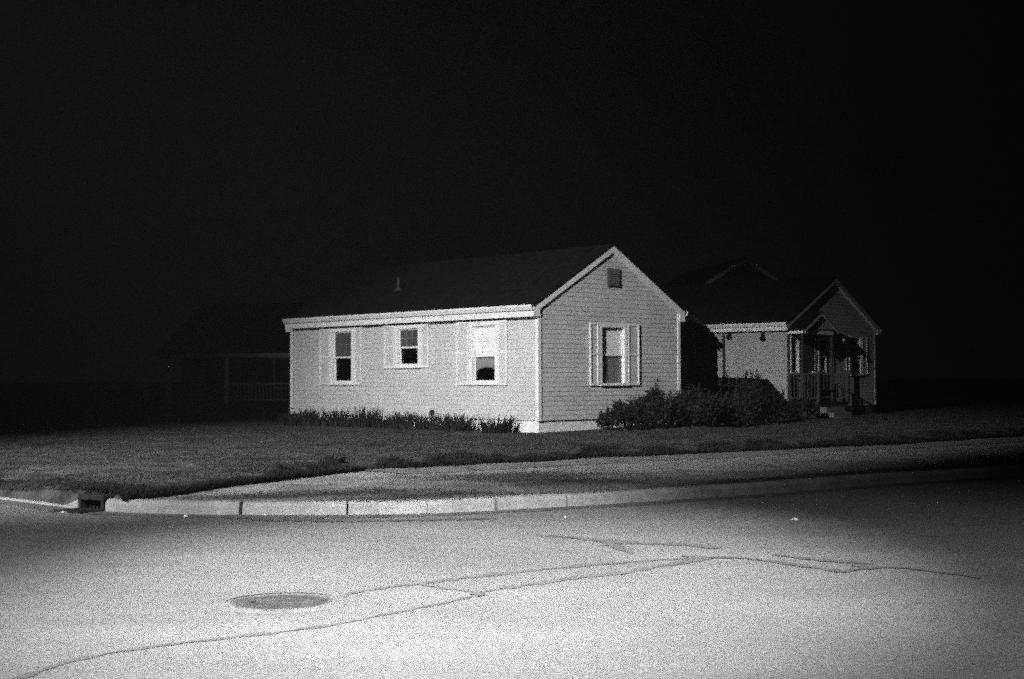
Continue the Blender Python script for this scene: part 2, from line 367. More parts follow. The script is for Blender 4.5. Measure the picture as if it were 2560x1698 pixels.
# bare, pale trodden soil between the lawn edge and the kerb; patches of grass in it
PATCH = [(gp(690, 1238, .15), 1.5, .45), (gp(900, 1232, .15), 1.3, .55), (gp(1110, 1236, .15), 1.1, .5), (gp(1320, 1194, .15), 1.6, .7), (gp(1450, 1206, .15), 1.4, .6),
         (gp(1250, 1188, .15), 1.2, .5), (gp(1560, 1226, .15), .8, .2), (gp(1330, 1202, .15), .9, .5), (gp(1010, 1240, .15), 1.1, .35)]
def patchy(x, y):
    s = np.zeros(np.shape(x))
    for (px, py), a, b in PATCH:
        dx = x - px; dy = y - py; u = dx * .93 + dy * .36; v = -dx * .36 + dy * .93
        s = np.maximum(s, np.exp(-(u / a) ** 2 * 1.6 - (v / b) ** 2 * 1.6))
    d = kdist(x, y); k = (d > .3) & (d < .85)
    fr = np.where(k, sm(1.2, 3.2, x), 0) * (0.75 + .25 * wav(x, y, 3.))
    return np.maximum(s, fr)
def bare(x, y):
    e = edged(x, y); b = 1 - sm(-.12, .02, e)
    left = sm(-4.6, -4.2, x)
    return np.clip(b * left * (1 - .85 * patchy(x, y)), 0, 1)
ca = lawn.data.color_attributes.new('cover', 'FLOAT_COLOR', 'POINT')
bv = bare(V[:, 0], V[:, 1]); bv = np.where(bv > .02, bv, 0)
ca.data.foreach_set('color', np.stack([bv, bv, bv, np.ones_like(bv)], 1).astype(np.float32).ravel())
# concrete sidewalk slabs beside the lawn edge
def walk(pts_far, wid, name):
    m = MB(); P = np.array(pts_far, float); A = np.concatenate([[0], np.cumsum(np.hypot(*np.diff(P, axis=0).T))]); s = 0.0; k = 0
    while s < A[-1] - .1:
        e = min(s + 1.48, A[-1]); n = 6; row = []
        for i in range(n + 1):
            q = s + (e - s) * i / n; p = np.array([np.interp(q, A, P[:, 0]), np.interp(q, A, P[:, 1])]); p2 = np.array([np.interp(q + .3, A, P[:, 0]), np.interp(q + .3, A, P[:, 1])]); p1 = np.array([np.interp(q - .3, A, P[:, 0]), np.interp(q - .3, A, P[:, 1])])
            d = (p2 - p1); d /= np.linalg.norm(d); nn = np.array([d[1], -d[0]]); row.append((p + nn * .03, p + nn * (.03 + wid)))
        for i in range(n):
            a, b = row[i]; c, d_ = row[i + 1]; zz = [float(ground_z(q[0], q[1])[0]) + .014 for q in (a, b, d_, c)]
            m.quad((a[0], a[1], zz[0]), (b[0], b[1], zz[1]), (d_[0], d_[1], zz[2]), (c[0], c[1], zz[3])); m.quad((b[0], b[1], zz[1]), (b[0], b[1], zz[1] - .08), (d_[0], d_[1], zz[2] - .08), (d_[0], d_[1], zz[2]))
        s = e + .02
    return m.build(name, M['concrete'], kind='structure')
walk(EDGE[4:], 1.15, 'sidewalk')
# grass blades
def blades(n, sampler, hmin, hmax, wid, name, mt, lean=.5, **k):
    x, y, hs = sampler(n); n = len(x); z = ground_z(x, y) - .005
    a = rng.random(n) * 2 * np.pi; h = (hmin + (hmax - hmin) * rng.random(n) ** 1.5) * hs; w = wid * (.6 + .8 * rng.random(n))
    dx, dy = np.cos(a) * w, np.sin(a) * w; la = rng.random(n) * 2 * np.pi; ll = h * lean * rng.random(n)
    V = np.empty((n, 3, 3)); V[:, 0] = np.stack([x - dx, y - dy, z], 1); V[:, 1] = np.stack([x + dx, y + dy, z], 1)
    V[:, 2] = np.stack([x + np.cos(la) * ll, y + np.sin(la) * ll, z + h], 1)
    return npmesh(name, V.reshape(-1, 3), np.arange(3 * n).reshape(-1, 3), M[mt], **k)
def inhouse(x, y):
    lx, ly = tohouse(x, y); return (lx > -.05) & (lx < 5.2) & (ly > -.05) & (ly < 10.5)
def s_lawn(n):
    x = -12 + 26 * rng.random(n); y = yk(x) + .14 + 19 * rng.random(n) ** 1.1
    q = rng.random(n) < .10; x = np.where(q, -9.5 + 5.0 * rng.random(n), x); y = np.where(q, yk(x) + .10 + .8 * rng.random(n), y)
    e = edged(x, y); keep = ((e > .0) | (x < -4.4)) & ~inhouse(x, y) & (np.abs(x) < y * .37 + .3)
    u = wav(x, y, .9, 2.) * .5 + wav(x, y, 2.3, .7) * .5
    st_ = np.sin(x * 1.1 + 2 * np.sin(y * .55)) * .5 + wav(x, y, 3.7, .3) * .5
    keep &= rng.random(n) < np.clip(.42 + .5 * u + .35 * st_, .03, 1)
    return x[keep], y[keep], (1.0 + .35 * u)[keep]
blades(330000, s_lawn, .018, .055, .006, 'lawn_grass', 'grass', label='short uneven dark lawn grass around the white house', cat='grass', kind='stuff')
def s_verge(n):
    x = -5 + 16 * rng.random(n); y = yk(x) + .2 + 8.5 * rng.random(n); e = edged(x, y); p = patchy(x, y)
    keep = (e < -.1) & (rng.random(n) < p * .95 + .012)
    return x[keep], y[keep], (.7 + .5 * p)[keep]
blades(190000, s_verge, .015, .05, .006, 'verge_grass', 'verge_grass', label='thin dark grass tufts scattered in the pale verge by the kerb', cat='grass', kind='stuff')
def s_edge(n):
    P = EDGE[:-1]; A = np.concatenate([[0], np.cumsum(np.hypot(*np.diff(P, axis=0).T))]); s = rng.random(n) * A[-1]
    gap = np.exp(-((s - A[4] - .2) / .55) ** 2); wv = .5 + .5 * np.sin(s * 3.1) * np.sin(s * 1.27 + 1)
    o = -.02 + (.07 + .30 * wv + .12 * np.sin(s * 7.3) * np.sin(s * 2.1)) * (.45 + .55 * sm(A[1], A[5], s)) * rng.random(n) * (1 - .4 * sm(A[0], A[3], s) * 0)
    x = np.interp(s, A, P[:, 0]); y = np.interp(s, A, P[:, 1]); i = np.clip(np.searchsorted(A, s) - 1, 0, len(P) - 2); d = P[i + 1] - P[i]; d /= np.linalg.norm(d, axis=1)[:, None]
    keep = (rng.random(n) > gap * .96) & (rng.random(n) < .25 + .75 * sm(A[0], A[2], s))
    x = x - d[:, 1] * o; y = y + d[:, 0] * o
    return x[keep], y[keep], (1.0 + .4 * wv)[keep]
blades(110000, s_edge, .05, .12, .007, 'overgrown_lawn_edge', 'edge_grass', label='long dark grass fringe overhanging the lawn edge along the sidewalk', cat='grass', kind='stuff')

# ---------------------------------------------------------------- storm drain and manhole
s0, s1 = DR0 + .02, DR1 - .02; p = kat((s0 + s1) / 2); q = nrm((s0 + s1) / 2); dd = np.array([q[1], -q[0]]); hwid = (s1 - s0) / 2
sd = empty('storm_drain', (p[0], p[1], 0), math.atan2(dd[1], dd[0]), label='dark cast iron storm drain inlet set into the kerb corner', cat='storm drain')
m = MB(); m.box(-hwid, hwid, .0, .34, .125, .19); m.box(-hwid, -hwid + .05, .0, .34, -.02, .123); m.box(-hwid - .10, -hwid - .001, .10, .34, -.02, .15); m.box(hwid - .05, hwid, .0, .34, -.02, .123); m.box(-hwid + .05, hwid - .05, .30, .34, -.02, .123)
m.build('curb_box', M['iron'], sd, bevel=.008)
m = MB()
for k in range(5): m.box(-hwid + .11 + k * (2 * hwid - .22) / 4 - .012, -hwid + .11 + k * (2 * hwid - .22) / 4 + .012, .10, .125, .0, .122)
m.build('bar', M['iron'], sd)
m = MB()
for k in range(9): x = -hwid + k * (2 * hwid - .03) / 8; m.box(x, x + .03, -.30, -.02, .002, .022)
m.box(-hwid, hwid, -.335, -.302, .002, .026); m.box(-hwid, hwid, -.018, -.002, .002, .026)
m.build('grate', M['iron'], sd)

mx_, my_ = -1.61, 9.95
mh = empty('manhole_cover', (mx_, my_, 0), .15, label='round cast iron manhole cover in the road left of centre', cat='manhole cover')
m = MB(); m.lathe([(.47, .0015), (.45, .006), (.40, .012), (.353, .012), (.353, .002)], 64); m.build('collar', mat('collar_asphalt', .14, .21, 6, .9, grit=.3, gscale=70), mh)
m = MB()
for k in range(41):            # dark crescent laid on the collar, painted shade of the sunken seat
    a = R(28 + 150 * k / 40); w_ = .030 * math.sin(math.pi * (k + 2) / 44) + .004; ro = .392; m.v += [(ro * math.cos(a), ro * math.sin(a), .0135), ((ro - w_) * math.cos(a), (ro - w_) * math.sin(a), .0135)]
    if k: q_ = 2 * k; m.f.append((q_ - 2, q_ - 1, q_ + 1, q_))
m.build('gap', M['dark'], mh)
m = MB(); m.lathe([(.351, .0015), (.351, .009), (.322, .009), (.322, .006)], 64); m.build('rim', mat('worn_iron', .09, .16, 8, .5, grit=.2), mh)
m = MB(); m.lathe([(.321, .002), (.321, .007), (.0001, .007)], 64)
for i in range(-6, 7):
    for j in range(-6, 7):
        x, y = i * .05, j * .05
        if math.hypot(x, y) < .29 and (i + j) % 2 == 0: m.box(x - .018, x + .018, y - .018, y + .018, .0072, .0125)
m.build('plate', mat('manhole_iron', .045, .09, 8, .75, grit=.4, gscale=50, bump=.3), mh)
m = MB(); m.tube((-.2, 0, .009), (-.2, 0, .016), .022, n=12); m.build('pick_hole', M['dark'], mh)

# ---------------------------------------------------------------- siding walls
def siding(m, P, length, z0, z1, holes=(), step=.115, lap=.010, ends=None):
    """P(s,z,o); ends(z)->(a,b) clips the run (gables)."""
    ends = ends or (lambda z: (0.0, length)); z = z0; row = 0
    while z < z1 - 1e-4:
        zb = min(z + step, z1); cutz = sorted({z, zb} | {h[k] for h in holes for k in (2, 3) if z < h[k] < zb})
        def off(q): return lap * (1 - (q - z) / step) + .002
        for a, b in zip(cutz, cutz[1:]):
            mid = (a + b) / 2; hs = sorted([(h[0], h[1]) for h in holes if h[2] <= mid <= h[3]])
            la, ra = ends(a); lb, rb = ends(b); xa, xb = la, lb
            for h0, h1 in hs + [(None, None)]:
                ea, eb = (h0, h0) if h0 is not None else (ra, rb)
                if ea > xa + 1e-4:
                    m.quad(P(xa, a, off(a)), P(ea, a, off(a)), P(eb, b, off(b)), P(xb, b, off(b)))
                    if a == z: m.quad(P(xa, a, .002), P(ea, a, .002), P(ea, a, off(a)), P(xa, a, off(a)))
                if h1 is not None: xa = xb = h1
        z = zb; row += 1
def window(root, P, a, b, z0, z1, rail, upper, lower, shut=None, zs=None, grille='muntin', cas=.10, name='window', trim='trim', shm='shutter', tops=None):
    """a,b,z0,z1: visible glass; upper/lower: what hangs behind each sash"""
    f = .055; m = MB()
    zt = tops if tops else z1 + f + .055
    o0, o1 = -.07, .045
    # casing round the opening
    m.box(a - f - cas, a - f, .019, o1, z0 - f - .03, zt, P); m.box(b + f, b + f + cas, .019, o1, z0 - f - .03, zt, P)
    m.box(a - f, b + f, .019, o1 - .002, z1 + f, zt, P)
    m.box(a - f, b + f, o0, .043, z0 - f - .03, z0 - f, P)
    # reveals
    m.box(a - f, a - f + .02, o0, .040, z0 - f, z1 + f, P); m.box(b + f - .02, b + f, o0, .040, z0 - f, z1 + f, P); m.box(a - f + .02, b + f - .02, o0, .040, z1 + f - .02, z1 + f, P)
    w = m.build(name, M[trim], root)
    m = MB(); m.box(a - f - cas, b + f + cas, .02, .075, z0 - f - .062, z0 - f - .032, P); m.build('sill', M[trim], w)
    for (u0, u1, oo) in ((rail, z1, -.015), (z0, rail, -.045)):
        s = MB(); up = u1 == z1
        lo = u0 - (.022 if up else f - .0); hi = u1 + (.035 if up else .0)
        s.box(a - .035, a, oo - .025, oo, lo, hi, P); s.box(b, b + .035, oo - .025, oo, lo, hi, P)
        s.box(a, b, oo - .025, oo, lo, u0 + (.022 if up else 0), P); s.box(a, b, oo - .025, oo, u1 - (0 if up else .022), hi, P)
        s.build('sash', M[trim], w)
        p = MB(); q0 = u0 + (.022 if up else 0); q1 = u1 - (0 if up else .022); p.quad(P(a, q0, oo - .013), P(b, q0, oo - .013), P(b, q1, oo - .013), P(a, q1, oo - .013)); p.build('pane', M['glass'], w)
        if up and grille:
            g_ = MB()
            for k in (1, 2): x = a + (b - a) * k / 3; g_.box(x - .006, x + .006, oo - .026, oo - .017, q0, q1, P)
            g_.box(a, b, oo - .034, oo - .027, (q0 + q1) / 2 - .006, (q0 + q1) / 2 + .006, P); g_.build('muntin', M[grille], w)
    def back(kind, q0, q1, oo):
        if kind == 'blind':
            bm_ = MB(); n = max(2, int((q1 - q0) / .045))
            for k in range(n):
                zc = q0 + (q1 - q0) * (k + .5) / n; hgt = (q1 - q0) / n * .56; bm_.quad(P(a - .05, zc - hgt, oo + .003), P(b + .05, zc - hgt, oo + .003), P(b + .05, zc + hgt, oo - .003), P(a - .05, zc + hgt, oo - .003))
            bm_.build('blind', M['blind'], w)
        elif kind == 'drape':
            bm_ = MB(); n = 26
            for k in range(n):
                x0_, x1_ = a - .05 + (b - a + .1) * k / n, a - .05 + (b - a + .1) * (k + 1) / n; f0, f1 = .012 * math.sin(k * 1.9), .012 * math.sin((k + 1) * 1.9)
                bm_.quad(P(x0_, q0, oo + f0), P(x1_, q0, oo + f1), P(x1_, q1, oo + f1), P(x0_, q1, oo + f0))
            bm_.build('curtain', M['drape'], w)
        elif kind == 'arch':      # sheer sheets with an arched hem, shaped to imitate a reflection
            for lay, (up_, sag) in enumerate(((.0, .0), (.07, .02), (.14, .04))):
                bm_ = MB(); n = 30
                for k in range(n):
                    t0, t1 = k / n, (k + 1) / n
                    def hem(t): return q0 + (q1 - q0) * (.42 + .15 * math.sin(math.pi * min(max(t, 0), 1)) ** .8) + up_ * .8 + .01 * math.sin(t * 60)
                    x0_, x1_ = a - .03 + (b - a + .06) * t0, a - .03 + (b - a + .06) * t1; f0, f1 = .012 * math.sin(k * 1.5), .012 * math.sin((k + 1) * 1.5)
                    bm_.quad(P(x0_, hem(t0), oo + f0 - lay * .02), P(x1_, hem(t1), oo + f1 - lay * .02), P(x1_, q1, oo + f1 - lay * .02), P(x0_, q1, oo + f0 - lay * .02))
                bm_.build('curtain', M['sheer'], w)
        elif kind == 'screened':
            back('blind', q0, q1, oo); bm_ = MB(); bm_.quad(P(a, q0, -.036), P(b, q0, -.036), P(b, q1, -.036), P(a, q1, -.036)); bm_.build('insect_screen', M['screen'], w)
    back(upper, rail, z1 + .06, -.05); back(lower, z0 - .06, rail, -.078)
    if shut:
        (l0, l1), (r0, r1), sz0, sz1 = shut
        for x0_, x1_ in ((l0, l1), (r0, r1)):
            s = MB(); t = .045; s.box(x0_, x1_, .020, .030, sz0, sz1, P)
            sh = s.build('shutter', M[shm], root)
            s = MB(); s.box(x0_, x0_ + t, .031, .052, sz0, sz1, P); s.box(x1_ - t, x1_, .031, .052, sz0, sz1, P)
            for zz in (sz0, sz1 - t, (sz0 + sz1) / 2 - t / 2): s.box(x0_ + t, x1_ - t, .031, .050, zz, zz + t, P)
            s.build('shutter_rim', M[trim], sh)
    return w
def plain_wall(m, P, length, z0, z1): m.quad(P(0, z0, 0), P(length, z0, 0), P(length, z1, 0), P(0, z1, 0))
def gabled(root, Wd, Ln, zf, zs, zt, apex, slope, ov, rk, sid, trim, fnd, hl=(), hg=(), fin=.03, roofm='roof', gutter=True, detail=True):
    """local frame: gable on y=0 facing -y, long side on x=0 facing -x"""
    PL = lambda s, z, o: (-o, s, z); PG = lambda s, z, o: (s, -o, z)
    PR = lambda s, z, o: (Wd + o, s, z); PB = lambda s, z, o: (s, Ln + o, z)
    cx_ = Wd / 2; th = .05; ztop = lambda x: apex - slope * abs(x - cx_)
    under = lambda x: ztop(x) - .20
    def ge(z):
        zz0 = under(0.0)
        if z <= zz0: return (0.0, Wd)
        d = (z - zz0) / slope; d = min(d, cx_); return (d, Wd - d)
    m = MB(); siding(m, PL, Ln, zs, zt + .02, hl); m.build('side_wall', M[sid], root)
    m = MB(); siding(m, PG, Wd, zs, under(cx_) - .001, hg, ends=ge); m.build('gable_wall', M[sid], root)
    m = MB(); plain_wall(m, PR, Ln, zs, zt + .02); m.build('side_wall', M[sid], root)
    m = MB(); m.quad(PB(0, zs, 0), PB(Wd, zs, 0), PB(Wd, under(0), 0), PB(cx_, under(cx_), 0), PB(0, under(0), 0)); m.build('gable_wall', M[sid], root)
    m = MB(); m.box(fin, Wd - fin, fin, Ln - fin, zf, zs + .01); m.build('foundation', M[fnd], root)
    # corner boards
    t = .075
    for (x0_, x1_, y0_, y1_) in ((-.026, t, -.026, -.002), (-.026, -.002, -.001, t), (Wd - t, Wd + .026, -.026, -.002), (-.026, -.002, Ln - t, Ln + .02), (Wd + .002, Wd + .026, -.001, t)):
        m = MB(); m.box(x0_, x1_, y0_, y1_, zs - .01, zt if x1_ - x0_ < .05 else under(0) + .02); m.build('corner_board', M[trim], root)
    # roof slab
    e0, e1 = -ov, Wd + ov; y0_, y1_ = -rk - .02, Ln + rk
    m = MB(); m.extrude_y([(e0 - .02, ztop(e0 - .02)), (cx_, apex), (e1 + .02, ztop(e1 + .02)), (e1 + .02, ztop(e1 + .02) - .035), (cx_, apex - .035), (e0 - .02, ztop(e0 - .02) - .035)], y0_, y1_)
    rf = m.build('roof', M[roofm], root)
    if detail:   # shingle courses
        m = MB(); nrow = int((cx_ + ov) / .12)
        for sd_ in (-1, 1):
            for k in range(nrow):
                xa = cx_ + sd_ * (.02 + k * (cx_ + ov) / nrow); xb = cx_ + sd_ * (.02 + (k + 1) * (cx_ + ov) / nrow)
                m.quad((xa, y0_, ztop(xa) + .003), (xa, y1_, ztop(xa) + .003), (xb, y1_, ztop(xb) + .013), (xb, y0_, ztop(xb) + .013))
                m.quad((xb, y0_, ztop(xb) + .013), (xb, y1_, ztop(xb) + .013), (xb, y1_, ztop(xb) + .001), (xb, y0_, ztop(xb) + .001))
        m.build('shingles', M[roofm], rf)
    # fascia, soffit, gutter on both eaves
    for sgn, ex, wx in ((-1, e0, 0.0), (1, e1, Wd)):
        zt2 = ztop(ex) - .037; m = MB(); xa, xb = sorted((ex, ex - sgn * .022)); m.box(xa, xb, -rk, Ln + rk - .02, zt + .01, zt2); m.build('fascia', M[trim], root)
        m = MB(); xa, xb = sorted((ex - sgn * .023, wx)); m.box(xa, xb, -rk + .025, Ln + rk - .04, zt + .012, zt + .025); m.build('soffit', M[trim], root)
        if gutter:
            g0 = ztop(ex) - .005; gb = g0 - .125; m = MB(); o = [(0.001, gb), (.055, gb), (.085, gb + .06), (.10, gb + .075), (.10, g0), (.092, g0), (.092, gb + .08), (.05, gb + .008), (.001, gb + .008)]
            m.extrude_y([(ex + sgn * x, z) for x, z in (o if sgn > 0 else o[::-1])], -rk - .01, Ln + rk - .01); m.build('gutter', M[trim], root)
    # rake boards at both gables
    for yy0, yy1 in ((-rk, -rk + .022), (Ln + rk - .018, Ln + rk - .002)):
        for sgn, ex in ((-1, e0), (1, e1)):
            m = MB(); zc = zt + .01
            pts = [(ex, ztop(ex) - .037), (cx_, apex - .037), (cx_, apex - .037 - .185), (cx_ + sgn * (cx_ - .02), ztop(cx_ + sgn * (cx_ - .02)) - .222), (cx_ + sgn * (cx_ - .02), zc), (ex, zc)]
            m.extrude_y(pts if sgn > 0 else pts[::-1], yy0, yy1); m.build('rake_board', M[trim], root)
            m = MB(); p4 = [(ex - sgn * .05, ztop(ex - sgn * .05) - .20), (cx_, apex - .20), (cx_, apex - .21), (ex - sgn * .05, ztop(ex - sgn * .05) - .21)]
            if yy0 < 0: m.extrude_y(p4 if sgn > 0 else p4[::-1], -rk + .024, -.003); m.build('rake_soffit', M[trim], root)
    # interior partitions keep the rooms dark
    m = MB(); m.box(.12, Wd - .12, .12, Ln - .12, zt - .05, zt - .03); m.box(.12, Wd - .12, .12, Ln - .12, zs + .02, zs + .04)
    for k in range(1, int(Ln // 2.6)): m.box(.12, Wd - .12, k * 2.62 + .6, k * 2.62 + .66, zs + .05, zt - .06)
    if detail: m.build('interior', M['room'], root)
    return PL, PG

# ---------------------------------------------------------------- the white house
gz = lambda x, y: float(ground_z(x, y)[0])
h1 = empty('white_house', (HX, HY, 0), YAW, label='small white gabled house with pale siding lit brightly at the street corner', cat='house')
f_ = .055
def hole(g): return (g[0] - f_, g[1] + f_, g[2] - f_, g[3] + f_)
w1, w2, w3, w4 = (7.44, 8.24, 1.53, 2.86), (4.53, 5.30, 1.97, 2.86), (1.54, 2.31, 1.53, 2.84), (2.20, 2.93, 1.50, 2.80)
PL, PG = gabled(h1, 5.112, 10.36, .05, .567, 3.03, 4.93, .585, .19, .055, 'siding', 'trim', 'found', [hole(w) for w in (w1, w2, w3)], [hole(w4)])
window(h1, PL, *w1, 2.18, 'drape', None, ((6.92, 7.27), (8.41, 8.90), 1.42, 2.99), tops=2.99)
window(h1, PL, *w2, 2.40, 'drape', None, ((4.05, 4.36), (5.47, 5.92), 1.86, 2.99), tops=2.99)
window(h1, PL, *w3, 2.13, 'blind', 'arch', ((1.06, 1.37), (2.48, 2.94), 1.41, 2.99), tops=2.99, grille='muntin_w')
window(h1, PG, *w4, 2.15, 'blind', 'screened', ((1.72, 2.03), (3.10, 3.52), 1.39, 2.94), tops=2.94, grille=None)
# gable louvre
m = MB(); m.box(2.35, 2.80, .02, .05, 3.86, 4.31, PG); m.build('gable_vent', M['louvre'], h1)
gv = h1.children[-1]; m = MB()
for k in range(7): z = 3.89 + k * .057; m.quad(PG(2.38, z, .072), PG(2.77, z, .072), PG(2.77, z + .05, .052), PG(2.38, z + .05, .052))
m.build('slat', M['louvre'], gv)
# hose bib / small dark vent hood on the long wall
m = MB(); m.tube(PL(3.9, .72, .0), PL(3.9, .72, .09), .055, .05, 14); m.tube(PL(3.9, .70, .09), PL(3.9, .66, .12), .045, .03, 12); m.build('wall_vent', M['dark'], h1)
# plumbing vent through the roof: on the left slope
vx = .95; vz = 4.93 - .585 * (2.556 - vx)
vp_s = 6.55
m = MB(); m.tube((vx, vp_s, vz - .05), (vx, vp_s, vz + .38), .045, n=12); vp = m.build('vent_pipe', M['pipe'], h1)
m = MB(); m.lathe([(.14, 0.0), (.09, .06), (.055, .10)], 16, (vx, vp_s, vz)); m.build('flashing', M['pipe'], vp)
# downspout at the far corner
m = MB(); m.box(10.22, 10.30, .03, .09, .75, 2.95, PL); m.box(10.22, 10.30, .03, .24, 2.951, 3.03, PL); m.build('downspout', M['trim'], h1)

# ---------------------------------------------------------------- garage in the white house's shadow
gx, gy = hw(7.45, 2.35)
g1 = empty('garden_shed', (gx, gy, 0), YAW, label='dark gabled outbuilding half hidden behind the white house', cat='shed')
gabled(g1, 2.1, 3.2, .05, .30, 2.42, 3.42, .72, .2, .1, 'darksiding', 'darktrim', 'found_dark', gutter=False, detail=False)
m = MB(); PGg = lambda s, z, o: (s, -o, z); m.box(.55, 1.55, .02, .05, .35, 2.25, PGg); gd = m.build('door', M['door'], g1)
m = MB()
for k in range(4): m.box(.63, 1.47, .051, .06, .42 + k * .46, .80 + k * .46, PGg)
m.build('door_panel', M['door'], gd)

# ---------------------------------------------------------------- second house with the little porch
H2 = (9.08, 47.0); YAW2 = R(51); h2 = empty('porch_house', (H2[0], H2[1], 0), YAW2, label='dim grey gabled house with a small peaked porch right of the white house', cat='house')
wA, wB, wC = (.34, .72, 1.80, 2.85), (2.36, 2.86, 1.80, 2.85), (4.75, 5.45, 1.75, 2.95)
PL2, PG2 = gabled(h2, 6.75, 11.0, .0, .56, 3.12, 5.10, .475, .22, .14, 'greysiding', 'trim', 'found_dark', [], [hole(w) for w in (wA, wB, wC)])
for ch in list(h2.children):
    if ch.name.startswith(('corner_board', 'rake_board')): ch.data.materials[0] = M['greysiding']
window(h2, PG2, *wA, 2.3, 'drape', None, grille=None, cas=.07, trim='shutter', shm='greysiding')
window(h2, PG2, *wB, 2.3, 'drape', None, ((1.90, 2.22), (3.00, 3.32), 1.72, 2.95), grille=None, cas=.06, trim='shutter', shm='greysiding')
window(h2, PG2, *wC, 2.3, 'drape', None, ((4.30, 4.60), (5.62, 6.02), 1.66, 3.05), grille=None, cas=.06, trim='shutter', shm='greysiding')
m = MB(); m.box(1.02, 1.76, .021, .05, .80, 2.85, PG2); dr_ = m.build('door', M['door'], h2)
m = MB(); m.box(.96, 1.015, .021, .06, .80, 2.92, PG2); m.box(1.765, 1.82, .021, .06, .80, 2.92, PG2); m.box(1.016, 1.764, .021, .06, 2.855, 2.92, PG2); m.build('door_frame', M['darktrim'], dr_)
m = MB(); m.tube(PG2(1.68, 1.75, .05), PG2(1.68, 1.75, .10), .03, n=10); m.build('handle', M['trim'], dr_)
# porch: stoop, roof, posts, railing, steps
m = MB(); m.box(-.02, 2.2, -1.12, -.03, .0, .74); st_ = m.build('stoop', M['wood'], h2)
m = MB(); m.box(-.05, 2.23, -1.16, -.03, .741, .78); m.build('deck', M['wood'], st_)
m = MB()
for i in range(4): m.box(.05, 1.35, -1.16 - .24 * (i + 1), -1.162 - .24 * i, .0, .60 - .17 * i)
m.build('steps', mat('grey_step', .14, .2, 5, .9), h2)
for rx in (.0, 2.12):
    rl = MB(); rl.prism([0] * 8, [(rx, -1.08, .88), (rx, -.06, .88), (rx, -.06, 1.71), (rx, -1.08, 1.71), (rx, -1.08, 1.66), (rx, -.10, 1.66), (rx, -.10, .92), (rx, -1.08, .92)], [(rx + .05, -1.08, .88), (rx + .05, -.06, .88), (rx + .05, -.06, 1.71), (rx + .05, -1.08, 1.71), (rx + .05, -1.08, 1.66), (rx + .05, -.10, 1.66), (rx + .05, -.10, .92), (rx + .05, -1.08, .92)]); ral = rl.build('railing', M['wood'], h2)
    m = MB()
    for k in range(8): y = -1.02 + k * .125; m.box(rx + .008, rx + .042, y, y + .035, .921, 1.659)
    m.build('baluster', M['wood'], ral)
    m = MB(); m.box(rx - .02, rx + .08, -1.18, -1.08, .781, 1.80); m.build('railing_post', M['wood'], h2)
m = MB(); m.box(-.02, .08, -.60, -.03, 3.02, 3.20); m.box(2.1, 2.2, -.60, -.03, 3.02, 3.20); m.box(.081, 2.099, -.60, -.52, 3.02, 3.18); m.build('porch_beam', M['trim'], h2)
for rx in (.0, 2.12): m = MB(); m.box(rx, rx + .07, -.59, -.52, .781, 3.019); m.build('porch_post', M['wood'], h2)
pa, pe = 3.78, 3.17; m = MB(); m.extrude_y([(-.12, pe), (1.1, pa), (2.32, pe), (2.32, pe - .04), (1.1, pa - .04), (-.12, pe - .04)], -.74, -.02); pr = m.build('porch_roof', M['roof'], h2)
m = MB(); m.extrude_y([(0.0, 3.19), (2.2, 3.19), (1.1, pa - .07)], -.64, -.605); m.build('porch_gable', M['greysiding'], pr)
m = MB(); m.extrude_y([(-.12, pe - .045), (1.1, pa - .045), (1.1, pa - .13), (-.12, pe - .12)], -.74, -.72); m.extrude_y([(1.1, pa - .13), (1.1, pa - .045), (2.32, pe - .045), (2.32, pe - .12)], -.74, -.72); m.build('porch_rake', M['shutter'], pr)
# downspout, flood lights on its lit side
m = MB(); m.tube(PL2(2.36, .7, .05), PL2(2.36, 3.05, .05), .045, n=8); m.build('downspout', M['darktrim'], h2)
for s_, z_ in ((.87, 2.93), (2.15, 3.0)):
    m = MB(); m.tube(PL2(s_, z_ + .1, .0), PL2(s_, z_ + .1, .05), .06, n=12); fl = m.build('flood_light', M['dark'], h2)
    m = MB(); m.tube(PL2(s_ - .02, z_ + .08, .05), PL2(s_ - .06, z_ - .06, .2), .045, .085, 14); m.build('lamp_head', M['dark'], fl)
def emit():
    m_, nt, b, N, L = nodes('doorbell_glow'); b.inputs['Emission Color'].default_value = (1, 1, 1, 1); b.inputs['Emission Strength'].default_value = .12; b.inputs['Base Color'].default_value = (.3, .3, .3, 1); return m_
m = MB(); m.box(4.1, 4.17, .021, .06, 2.86, 2.93, PG2); m.build('porch_light', emit(), h2)

# ---------------------------------------------------------------- house beyond, only its peak shows; dark house far left
bx, by = 6.9, 58.6
h3 = empty('peaked_house', (bx, by, 0), .15, label='faint tall house behind the porch house, only its gable peak showing above the roof', cat='house')
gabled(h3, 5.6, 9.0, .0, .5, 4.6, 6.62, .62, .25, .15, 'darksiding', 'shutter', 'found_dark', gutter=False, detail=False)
h4 = empty('dark_porch_house', (-13.6, 58.5, 0), -.12, label='barely visible dark house with a railed porch far left behind the white house', cat='house')
PGb = lambda s, z, o: (s, -o, z)
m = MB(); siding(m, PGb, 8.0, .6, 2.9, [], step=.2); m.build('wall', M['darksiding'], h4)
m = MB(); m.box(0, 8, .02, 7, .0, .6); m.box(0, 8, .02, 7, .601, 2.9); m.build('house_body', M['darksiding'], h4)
m = MB(); m.prism([0] * 4, [(-.3, -2.0, 2.75), (8.3, -2.0, 2.75), (8.3, -2.0, 2.62), (-.3, -2.0, 2.62)], [(-.3, 3.5, 4.9), (8.3, 3.5, 4.9), (8.3, 3.5, 4.78), (-.3, 3.5, 4.78)])
